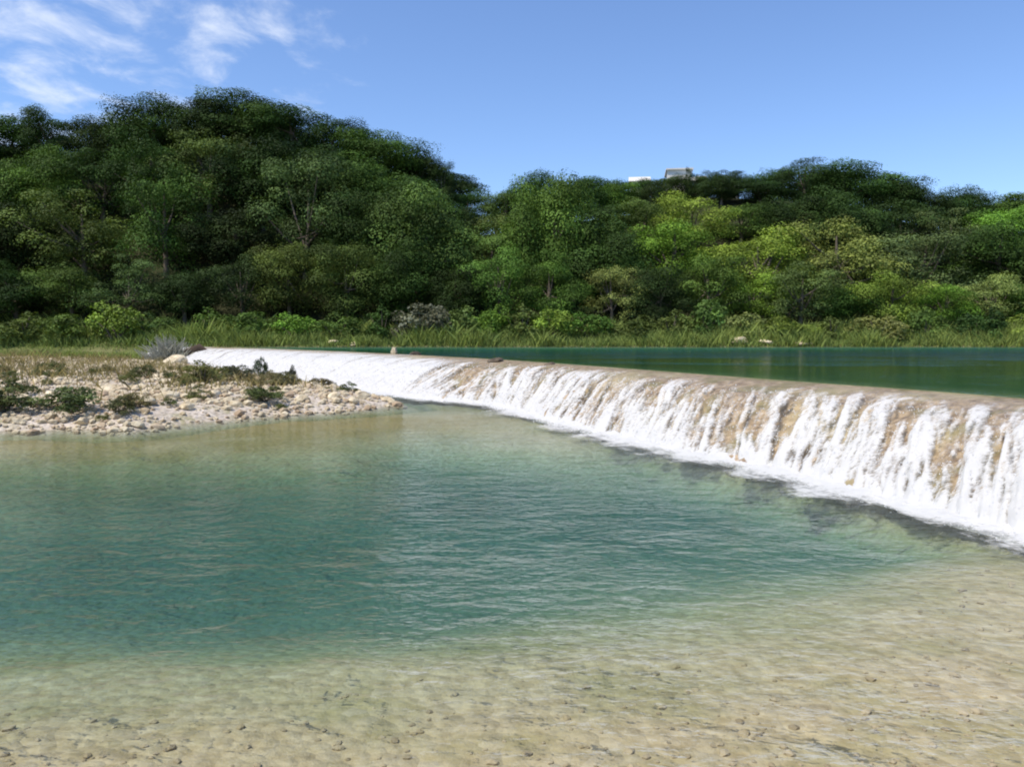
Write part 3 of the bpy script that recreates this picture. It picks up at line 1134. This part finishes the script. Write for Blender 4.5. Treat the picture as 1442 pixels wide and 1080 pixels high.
G_D = "trees along the skyline of the hill"
G_C = "trees on the upper slope below the skyline"
G_B = "tall trees half way down the slope"
G_A = "low trees at the foot of the slope"
exec_rows = [
    (105, G_D, [
        (-75, 165, 150, 'dome', 'dark', "dark round skyline tree, mostly cut off by the left frame edge"),
        (22, 158, 120, 'dome', 'deep', "broad dark skyline tree at the far left of the hill"),
        (82, 156, 80, 'tall', 'deep', "slim dark green skyline tree left of the dip in the ridge"),
        (150, 163, 90, 'dome', 'dark', "low dark skyline tree in the dip left of the summit"),
        (222, 131, 120, 'dome', 'deep', "broad dark tree on the left shoulder of the summit"),
        (288, 134, 100, 'dome', 'dark', "dark rounded tree left of the highest crown on the hill"),
        (345, 123, 120, 'dome', 'deep', "highest tree on the left hill, round sunlit top"),
        (420, 142, 105, 'dome', 'deep', "green round tree just right of the summit tree"),
        (478, 168, 90, 'tall', 'dark', "dark tree where the left hill begins to fall away"),
        (535, 178, 120, 'dome', 'mid', "broad green domed tree on the falling right side of the left hill"),
        (590, 212, 80, 'dome', 'dark', "dark small tree low on the left hill's falling edge"),
        (624, 226, 36, 'tall', 'dark', "thin lone dark treetop poking up at the end of the left hill"),
        (660, 264, 70, 'loose', 'deep', "low tree in the gap between the two hills"),
        (708, 258, 64, 'airy', 'olive', "feathery olive tree in the sky gap, left of the tall round tree"),
        (752, 238, 90, 'dome', 'deep', "dark green tree behind the round tree in mid picture"),
        (818, 246, 80, 'dome', 'deep', "dark skyline tree right of the round mid picture tree"),
        (868, 252, 66, 'dome', 'mid', "small green skyline tree left of the hilltop houses"),
        (915, 254, 50, 'loose', 'dark', "small dark skyline tree below the leftmost hilltop house"),
        (1012, 243, 56, 'dome', 'dark', "small round dark tree between the two hilltop houses"),
        (1068, 248, 76, 'dome', 'dark', "low dark skyline tree right of the small hilltop house"),
        (1128, 226, 70, 'tall', 'dark', "pointed dark tree at the left end of the right summit"),
        (1188, 225, 125, 'dome', 'deep', "broad dark domed tree on the summit of the right hill"),
        (1250, 244, 90, 'dome', 'dark', "dark tree on the falling edge right of the right summit"),
        (1305, 264, 90, 'loose', 'dark', "low dark skyline tree right of the right hill's falling edge"),
        (1348, 258, 64, 'dome', 'dark', "small round dark skyline tree near the right frame edge"),
        (1410, 270, 110, 'dome', 'mid', "green skyline tree at the right frame edge"),
        (1500, 262, 120, 'dome', 'mid', "green skyline tree cut off by the right frame edge")]),
    (95, G_C, [
        (-100, 240, 150, 'dome', 'deep', "deep green tree on the upper left slope outside the frame edge"),
        (0, 215, 120, 'dome', 'mid', "green tree below the ridge at the left frame edge"),
        (75, 200, 110, 'dome', 'mid', "mid green tree under the slim skyline tree on the left"),
        (150, 205, 100, 'loose', 'deep', "loose dark tree below the dip of the left ridge"),
        (215, 185, 110, 'tall', 'deep', "dark tall tree under the left shoulder of the summit"),
        (300, 175, 120, 'loose', 'olive', "olive loose tree below the hill's summit"),
        (375, 190, 130, 'dome', 'dark', "very dark spreading tree right below the highest summit tree"),
        (450, 200, 110, 'dome', 'deep', "deep green tree above the grey olive tree on the left slope"),
        (520, 215, 110, 'dome', 'mid', "mid green tree under the domed tree of the falling hill edge"),
        (590, 245, 100, 'dome', 'deep', "deep green tree under the end of the left hill's ridge"),
        (645, 285, 80, 'dome', 'dark', "dark tree just below the sky gap between the hills"),
        (700, 285, 90, 'airy', 'olive', "airy olive tree left of the tall round mid picture tree"),
        (835, 285, 110, 'dome', 'deep', "deep green tree right behind the round mid picture tree"),
        (905, 275, 100, 'loose', 'olive', "olive tree below the leftmost hilltop house"),
        (965, 272, 100, 'loose', 'yellow', "yellowish tree directly below the white hilltop house"),
        (1040, 285, 100, 'loose', 'olive', "olive tree below the small hilltop house"),
        (1110, 272, 100, 'dome', 'dark', "dark tree under the left end of the right summit"),
        (1180, 262, 110, 'dome', 'deep', "deep green tree under the domed right summit"),
        (1260, 280, 110, 'loose', 'dark', "dark loose tree on the upper right slope"),
        (1335, 290, 110, 'airy', 'grey', "greyish airy tree on the upper right slope"),
        (1420, 282, 110, 'dome', 'bright', "bright green tree on the upper slope at the right edge"),
        (1520, 285, 130, 'dome', 'mid', "mid green tree on the upper slope beyond the right edge")]),
    (86.5, G_B, [
        (-60, 300, 150, 'dome', 'dark', "dark tree half way down the slope beyond the left edge"),
        (35, 280, 120, 'dome', 'dark', "blackish green tree half way up at the left edge"),
        (125, 262, 130, 'airy', 'olive', "wide olive tree with coarse open leaf clusters on the left slope"),
        (238, 226, 110, 'loose', 'mid', "tall lighter green tree standing out in the left wood"),
        (330, 290, 110, 'dome', 'dark', "dark hollow looking tree right of the lighter green tree"),
        (432, 222, 110, 'tall', 'grey', "tall grey olive tree in the middle of the left wood"),
        (510, 262, 100, 'dome', 'deep', "deep green tree right of the tall grey olive one"),
        (590, 250, 120, 'dome', 'olive', "broad olive green tree at the right end of the left wood"),
        (690, 310, 100, 'loose', 'olive', "olive tree below the sky gap, left of the round tree"),
        (775, 232, 105, 'dome', 'mid', "tall round bright topped tree in mid picture"),
        (850, 305, 100, 'dome', 'deep', "deep green tree right of the tall round mid picture tree"),
        (940, 305, 110, 'loose', 'yellow', "yellow green tree below the houses, left of the brightest tree"),
        (1072, 318, 125, 'loose', 'yellow', "brightest yellow green tree of the right wood"),
        (1178, 298, 130, 'airy', 'pale', "pale straw green tree right of the brightest tree"),
        (1290, 305, 120, 'airy', 'grey', "grey brown half bare tree on the right slope"),
        (1395, 315, 120, 'dome', 'deep', "dark green tree half way up at the right edge"),
        (1500, 320, 130, 'dome', 'mid', "mid green tree half way up beyond the right edge")]),
    (80.5, G_A, [
        (-60, 380, 130, 'loose', 'dark', "dark low tree at the slope's foot beyond the left edge"),
        (25, 365, 110, 'loose', 'dark', "dark low tree at the foot of the slope by the left edge"),
        (105, 360, 100, 'loose', 'olive', "low olive tree at the foot of the left slope"),
        (185, 358, 100, 'airy', 'grey', "low greyish tree above the green meadow on the left"),
        (262, 375, 95, 'dome', 'dark', "nearly black low tree right behind the dead brush"),
        (345, 355, 90, 'loose', 'dark', "dark low tree right of the nearly black one"),
        (410, 330, 100, 'dome', 'olive', "low olive round tree below the tall grey olive tree"),
        (490, 335, 110, 'dome', 'olive', "sunlit olive tree above the bank left of the dark hollow"),
        (570, 330, 100, 'dome', 'deep', "deep green low tree above the grey bank shrub"),
        (640, 365, 90, 'dome', 'dark', "dark low tree at the right end of the left wood"),
        (705, 345, 90, 'loose', 'mid', "mid green low tree left of the round tree's foot"),
        (775, 350, 90, 'loose', 'mid', "green low tree at the foot of the tall round tree"),
        (862, 358, 80, 'airy', 'pale', "pale low tree with flat spreading layers before a dark gap"),
        (925, 372, 80, 'dome', 'dark', "dark low tree right of the pale layered tree"),
        (1000, 350, 100, 'loose', 'mid', "mid green low tree left of the brightest tree's foot"),
        (1060, 385, 90, 'loose', 'yellow', "low yellow green tree at the foot of the brightest tree"),
        (1125, 365, 100, 'airy', 'grey', "grey green low tree right of the brightest tree's foot"),
        (1190, 395, 90, 'dome', 'deep', "deep green low tree below the pale straw green tree"),
        (1250, 368, 100, 'loose', 'yellow', "low yellow green tree below the half bare grey tree"),
        (1325, 395, 90, 'loose', 'bright', "bright green low tree right of the low yellow one"),
        (1395, 385, 100, 'loose', 'pale', "pale green low tree near the right edge"),
        (1475, 390, 120, 'dome', 'mid', "mid green low tree cut off by the right edge")])]
kk = 0
for Y0, grp, rows in exec_rows:
    for (u, v, w, shape, colour, lab) in rows:
        kk += 1
        make_tree(u, v, w, Y0 + random.uniform(-1.6, 1.6), shape, colour, lab, grp, kk)
# the ridge beyond, glimpsed in the gaps
for i in range(26):
    u = -260 + i * 75 + random.uniform(-15, 15)
    Y = random.uniform(116, 122)
    x = ray_x(u, Y)
    if 900 < u < 1060:
        continue
    g = ground_z(x, Y)
    hgt = random.uniform(6.0, 7.5)
    v = 470 - (g + hgt - EYE) / Y * 1131
    make_tree(u, v, 95, Y, 'dome', random.choice(('dark', 'deep')), "dark tree standing behind the skyline trees, mostly hidden", "trees behind the skyline", i)


# ------------------------------------------------------------------ shrubs
def bush_proto(seed, shape='round'):
    rng = np.random.default_rng(seed)
    clumps = []
    for i in range(20):
        a = rng.uniform(0, 6.28)
        rr = math.sqrt(rng.random()) * .40
        c = (math.cos(a) * rr, math.sin(a) * rr, rng.uniform(.15, .78) * (1 - .9 * (rr / .5) ** 2 * .7))
        r = rng.uniform(.11, .2)
        clumps.append((*c, r, r * .9))
    V, F, tn, cl = leaf_cloud(rng, clumps, 2300, .055, .3, .7)
    V[:, 2] = np.maximum(V[:, 2], .01)
    f = mesh("foliage", V, F, LEAF, False, {"tone": (tn, 'FACE'), "clump": (cl, 'FACE')})
    parts = []
    for i in range(9):
        c = np.array(clumps[i][:3])
        parts.append(tube([np.array([rng.normal(0, .03), rng.normal(0, .03), -.05]), c * np.array([.5, .5, .55]), c], [.016, .012, .005], 5))
    Vs, Fs = join(parts)
    return f, mesh("stem", Vs, Fs, BARK, True)


BUSH = [bush_proto(900 + i) for i in range(4)]


def make_bush(u, Y, w, h, colour, label, group, k=0):
    x = ray_x(u, Y)
    g = ground_z(x, Y)
    if Y > 60:
        w, h = w * 1.3, h * 1.4
    else:
        w, h = w * 1.35, h * 1.3
    f, st = BUSH[k % 4]
    t = empty("bush", (x, Y, max(g, .0)), random.random() * 6.28, (w * random.uniform(.85, 1.25), w * random.uniform(.8, 1.1), h * random.uniform(.85, 1.12)))
    c = obj("foliage", f, t)
    b = COLOURS[colour] if isinstance(colour, str) else colour
    c.color = (*[q * random.uniform(.9, 1.12) for q in b], 1)
    obj("stem", st, t)
    return tag(t, label, "bush", group)


GB = "bushes on the gravel bar"
make_bush(8, 22.6, 1.25, .95, (.080, .115, .042), "dark green bush at the waterline on the left frame edge", GB, 0)
make_bush(94, 23.0, 1.5, .72, (.080, .115, .042), "wide low dark green bush at the bar's waterline", GB, 1)
make_bush(166, 22.6, .75, .5, (.075, .085, .040), "small dull green bush right of the wide low one", GB, 2)
make_bush(372, 26.6, 1.15, .55, (.090, .105, .045), "round olive bush at the waterline near the bar's tip", GB, 3)
make_bush(286, 31.0, 1.7, .95, (.115, .125, .048), "olive grassy bush in the middle of the bar before the falls", GB, 0)
make_bush(335, 34.0, 1.2, .75, (.080, .095, .050), "dull green bush right of the olive grassy one", GB, 1)
make_bush(366, 37.0, .45, .95, (.050, .070, .040), "slim upright dark shrub standing before the white falls", GB, 2)
make_bush(409, 36.5, .42, .75, (.060, .075, .045), "second slim dark shrub before the white falls", GB, 3)
make_bush(395, 31.5, 1.3, .5, (.13, .125, .055), "yellowish low bush on the bar's right half", GB, 0)
make_bush(450, 33.0, 1.0, .4, (.12, .115, .055), "last low straw coloured bush towards the bar's tip", GB, 1)
make_bush(200, 34.0, .9, .6, (.070, .085, .040), "small dark bush in the dry grass of the bar", GB, 2)
GT = "green tufts on the gravel bar"
tp = bar_points(70, .3, 16, (-24, -5), (21.5, 44), None)
for i, p in enumerate(tp):
    f, st = BUSH[i % 4]
    w = random.uniform(.4, 1.0)
    t = empty("tuft", (p[0], p[1], p[2]), random.random() * 6.28, (w, w, w * random.uniform(.45, .8)))
    c = obj("foliage", f, t)
    c.color = random.choice(((.13, .145, .055, 1), (.09, .115, .045, 1), (.17, .155, .075, 1)))
    tag(t, "small green tuft growing between the stones of the gravel bar", "tuft", GT)
GS = "shrubs along the far bank"
BANK = [(35, 74, 5.0, 2.4, 'olive', "olive shrub in the meadow by the left frame edge"),
        (105, 74, 4.5, 2.6, 'mid', "mid green shrub in the left meadow"),
        (168, 73, 4.5, 3.3, 'bright', "bright green sunlit shrub left of the dead brush"),
        (215, 75, 3.8, 2.6, 'olive', "olive shrub directly left of the dead brush"),
        (300, 74, 3.6, 2.6, 'mid', "green shrub directly right of the dead brush"),
        (365, 74, 3.8, 2.3, 'mid', "second green shrub right of the dead brush"),
        (420, 74, 3.4, 2.6, 'bright', "bright green shrub above the white falls"),
        (475, 73.6, 4.0, 2.4, 'mid', "mid green shrub behind the small pale bank stones"),
        (540, 74, 3.4, 2.6, 'deep', "deep green shrub left of the grey shrub"),
        (592, 73.4, 4.2, 3.3, (.12, .142, .085), "silvery grey shrub on the far bank above the falls"),
        (640, 73.6, 3.6, 2.8, 'olive', "olive shrub right of the silvery grey one"),
        (690, 74, 4.4, 3.0, 'bright', "bright green shrub at the start of the open river"),
        (735, 73.4, 4.0, 2.6, 'olive', "olive shrub above the bend of the weir"),
        (775, 73.0, 3.2, 3.3, 'yellow', "yellow green round shrub on the bank above the bend"),
        (835, 73.8, 4.0, 2.5, 'mid', "mid green shrub left of the dark shaded gap"),
        (890, 74, 4.2, 2.3, 'olive', "olive shrub under the pale layered tree"),
        (945, 73.6, 3.8, 2.6, 'olive', "olive shrub left of the tall bank shrub"),
        (990, 73.6, 3.6, 3.4, 'mid', "tall mid green shrub on the bank in mid river"),
        (1045, 74, 4.2, 2.2, 'pale', "pale shrub behind the long pale waterline stone"),
        (1110, 74, 4.6, 2.0, 'yellow', "yellowish low shrub right of the waterline stones"),
        (1170, 74, 4.6, 2.2, 'olive', "olive low shrub on the right half of the bank"),
        (1235, 73.8, 4.4, 2.2, 'pale', "pale green low shrub on the right bank"),
        (1300, 73.6, 3.6, 2.5, 'mid', "mid green shrub on the right bank"),
        (1378, 73.6, 3.2, 2.6, 'deep', "dark green round shrub near the right frame edge"),
        (1435, 74, 4.6, 2.2, 'yellow', "yellow green shrub on the bank at the right frame edge")]
for i, (u, Y, w, h, c, lab) in enumerate(BANK):
    make_bush(u, Y, w, h, c, lab, GS, i)


# dead brush at the left end of the falls
def dead_brush():
    t = empty("dead_brush", (ray_x(243, 64), 64, ground_z(ray_x(243, 64), 64)), 0, (1.15, 1.15, 1.8))
    rng = np.random.default_rng(5)
    parts = []
    for i in range(700):
        a = rng.uniform(0, 6.28)
        r = rng.uniform(.2, 1.6)
        st = np.array([math.cos(a) * r * .5 - .2, math.sin(a) * r * .4, -.05])
        en = np.array([math.cos(a) * r * 1.3 - .2 + rng.normal(0, .4), math.sin(a) * r, rng.uniform(.25, 1.35) * (1.15 - .38 * r)])
        mid = (st + en) / 2 + rng.normal(0, .15, 3)
        parts.append(tube([st, mid, en], [.035, .03, .012], 5))
    m = Nodes("grey dead twigs")
    tw = m.done(m.bsdf(m.mix(m.noise(m.pos(), 2, 3), (.20, .19, .14), (.46, .45, .36)), .9))
    V, F = join(parts)
    obj("branches", mesh("branches", V, F, tw, True), t)
    parts = []
    for i in range(3):
        st = np.array([.5 + i * .25, -.3, .1 + .2 * i])
        parts.append(tube([st, st + np.array([.9, .3, .3]), st + np.array([1.9, .5, .25 - .2 * i])], [.22, .18, .1], 7))
    m = Nodes("brown rotten log")
    lg = m.done(m.bsdf(m.mix(m.noise(m.pos(), 3, 4), (.03, .02, .013), (.12, .085, .06)), .95))
    V, F = join(parts)
    obj("log", mesh("log", V, F, lg, True), t)
    tag(t, "grey heap of dead brush with dark logs beside the waterfall's left end", "dead brush")


dead_brush()


# ------------------------------------------------------------------ grass and reeds
def blades(name, P, h, w, bend, colour, tone):
    n = len(P)
    a = RNG.uniform(0, 6.28, n)
    dx = np.stack([np.cos(a), np.sin(a), np.zeros(n)], 1)
    lean = np.stack([RNG.normal(0, bend, n), RNG.normal(0, bend, n), np.ones(n)], 1)
    b0 = P - dx * (w / 2)[:, None]
    b1 = P + dx * (w / 2)[:, None]
    mid = P + lean * (h * .55)[:, None]
    tip = P + lean * h[:, None] * np.array([1.35, 1.35, 1])
    V = np.stack([b0, b1, mid + dx * (w * .38)[:, None], tip, mid - dx * (w * .38)[:, None]], 1).reshape(-1, 3)
    F = np.arange(n * 5).reshape(-1, 5)
    o = obj(name, mesh(name, V, F, LEAF, False, {"tone": (tone, 'FACE'), "clump": (np.clip(tone * .3 + RNG.random(n) * .7, 0, 1), 'FACE')}))
    o.color = (*colour, 1)
    return o


n = 60000
X = RNG.uniform(-75, 82, n)
T = RNG.uniform(0, 1, n) ** 1.3 * 9 - .15
T = np.where((X < -29) & (RNG.random(n) < .55), RNG.uniform(-9, 2, n), T)
Y = shore_y(X) + T
dn = fbm(X * .35, Y * .5, 101, 3)
hh = (.2 + 2.0 * np.clip(dn - .2, 0, 1)) * RNG.uniform(.6, 1.25, n) * np.where(T < -.2, .5, 1.3)
Pz = np.column_stack([X, Y, terrain(X, Y)])
ok = (np.abs(X / Y) < 1.0)
o = blades("bank_grass", Pz[ok], hh[ok], RNG.uniform(.04, .10, n)[ok], .34, (.175, .23, .068), np.clip(dn + RNG.normal(0, .2, n), 0, 1)[ok])
tag(o, "tall sunlit grass and reeds along the far river bank", "grass", kind="stuff")


def dry_dens(X, Y, d):
    return (.1 + .9 * (fbm(X * .35, Y * .22, 111, 3) > .47)) * sstep(1.0, 6, d)


Pd = bar_points(8000, .8, 60, (-48, -5), (23, 70), dry_dens)
n = len(Pd)
o = blades("dry_grass", Pd, RNG.uniform(.15, .6, n), RNG.uniform(.015, .05, n), .35, (.23, .195, .095), RNG.random(n))
tag(o, "straw coloured dry grass growing through the gravel bar", "grass", kind="stuff")


# ------------------------------------------------------------------ hilltop houses
def wall_material(name, c):
    m = Nodes(name)
    n = m.noise(m.pos(), 2.5, 4, .6)
    return m.done(m.bsdf(m.mix(n, tuple(q * .85 for q in c), c), .85))


WHITE = wall_material("white plaster", (.82, .80, .74))
CREAM = wall_material("cream plaster", (.66, .60, .48))
ROOFM = wall_material("pale roof sheet", (.70, .68, .62))
GLASS = wall_material("dark window glass", (.03, .035, .04))


def box(x0, x1, y0, y1, z0, z1):
    V = np.array([(x, y, z) for x in (x0, x1) for y in (y0, y1) for z in (z0, z1)], float)
    F = np.array([(0, 1, 3, 2), (4, 6, 7, 5), (0, 4, 5, 1), (2, 3, 7, 6), (0, 2, 6, 4), (1, 5, 7, 3)])
    return V, F


def house(u, v_top, Y, w, h, wall, label, wins, flat=False):
    x = ray_x(u, Y)
    zt = ray_z(v_top, Y)
    g = ground_z(x, Y)
    t = empty("house", (x, Y, zt - h), R(-8))
    V, F = box(-w / 2, w / 2, -2.5, 2.5, min(g - zt + h - .5, -.2), h - (0 if flat else .9))
    obj("wall", mesh("wall", V, F, wall), t)
    if flat:
        V, F = box(-w / 2 - .25, w / 2 + .25, -2.8, 2.8, h + .003, h + .22)
    else:
        a, b, z0, z1 = w / 2 + .3, 2.9, h - .897, h + .25
        V = np.array([(-a, -b, z0), (a, -b, z0), (a, b, z0), (-a, b, z0), (-a, 0, z1), (a, 0, z1)])
        F = None
    if F is None:
        me = bpy.data.meshes.new("roof")
        me.from_pydata([tuple(q) for q in V], [], [(0, 1, 5, 4), (2, 3, 4, 5), (0, 4, 3), (1, 2, 5), (0, 3, 2, 1)])
        me.materials.append(ROOFM)
        obj("roof", me, t)
    else:
        obj("roof", mesh("roof", V, F, ROOFM), t)
    for wx in wins:
        V, F = box(wx - .26, wx + .26, -2.54, -2.45, h - 2.2, h - 1.45)
        obj("window", mesh("window", V, F, GLASS), t)
    tag(t, label, "house", "houses on the hilltop")
    return t


house(952, 244.5, 121, 3.4, 5.0, WHITE, "white flat roofed house among the hilltop trees, the tallest", (-1.0, 1.0), True)
house(974, 251, 119, 2.8, 4.0, WHITE, "lower white house right in front of the tallest hilltop house", (-.9, .9))
house(898, 252, 121, 2.6, 3.6, CREAM, "cream house peeping out at the left end of the houses", (.3,))
house(1022, 262, 118, 2.4, 4.0, WHITE, "small white house under the round dark hilltop tree", (.4,))
# trees between the houses
for (u, v, w, lab) in [(900, 255, 60, "round dark tree hiding the foot of the cream hilltop house"),
                       (1024, 270, 60, "dark tree hiding the foot of the small white hilltop house"),
                       (970, 260, 60, "dark tree hiding the foot of the lower white hilltop house"),
                       (922, 251, 62, "tiny round tree between the cream and white hilltop houses"),
                       (944, 247, 56, "tiny dark tree in front of the tallest hilltop house"),
                       (966, 236, 10, "thin pointed tree just right of the tallest hilltop house"),
                       (992, 256, 44, "small tree right of the lower white hilltop house")]:
    make_tree(u, v, w, 115, 'tall', 'dark', lab, "small trees by the hilltop houses", int(u))
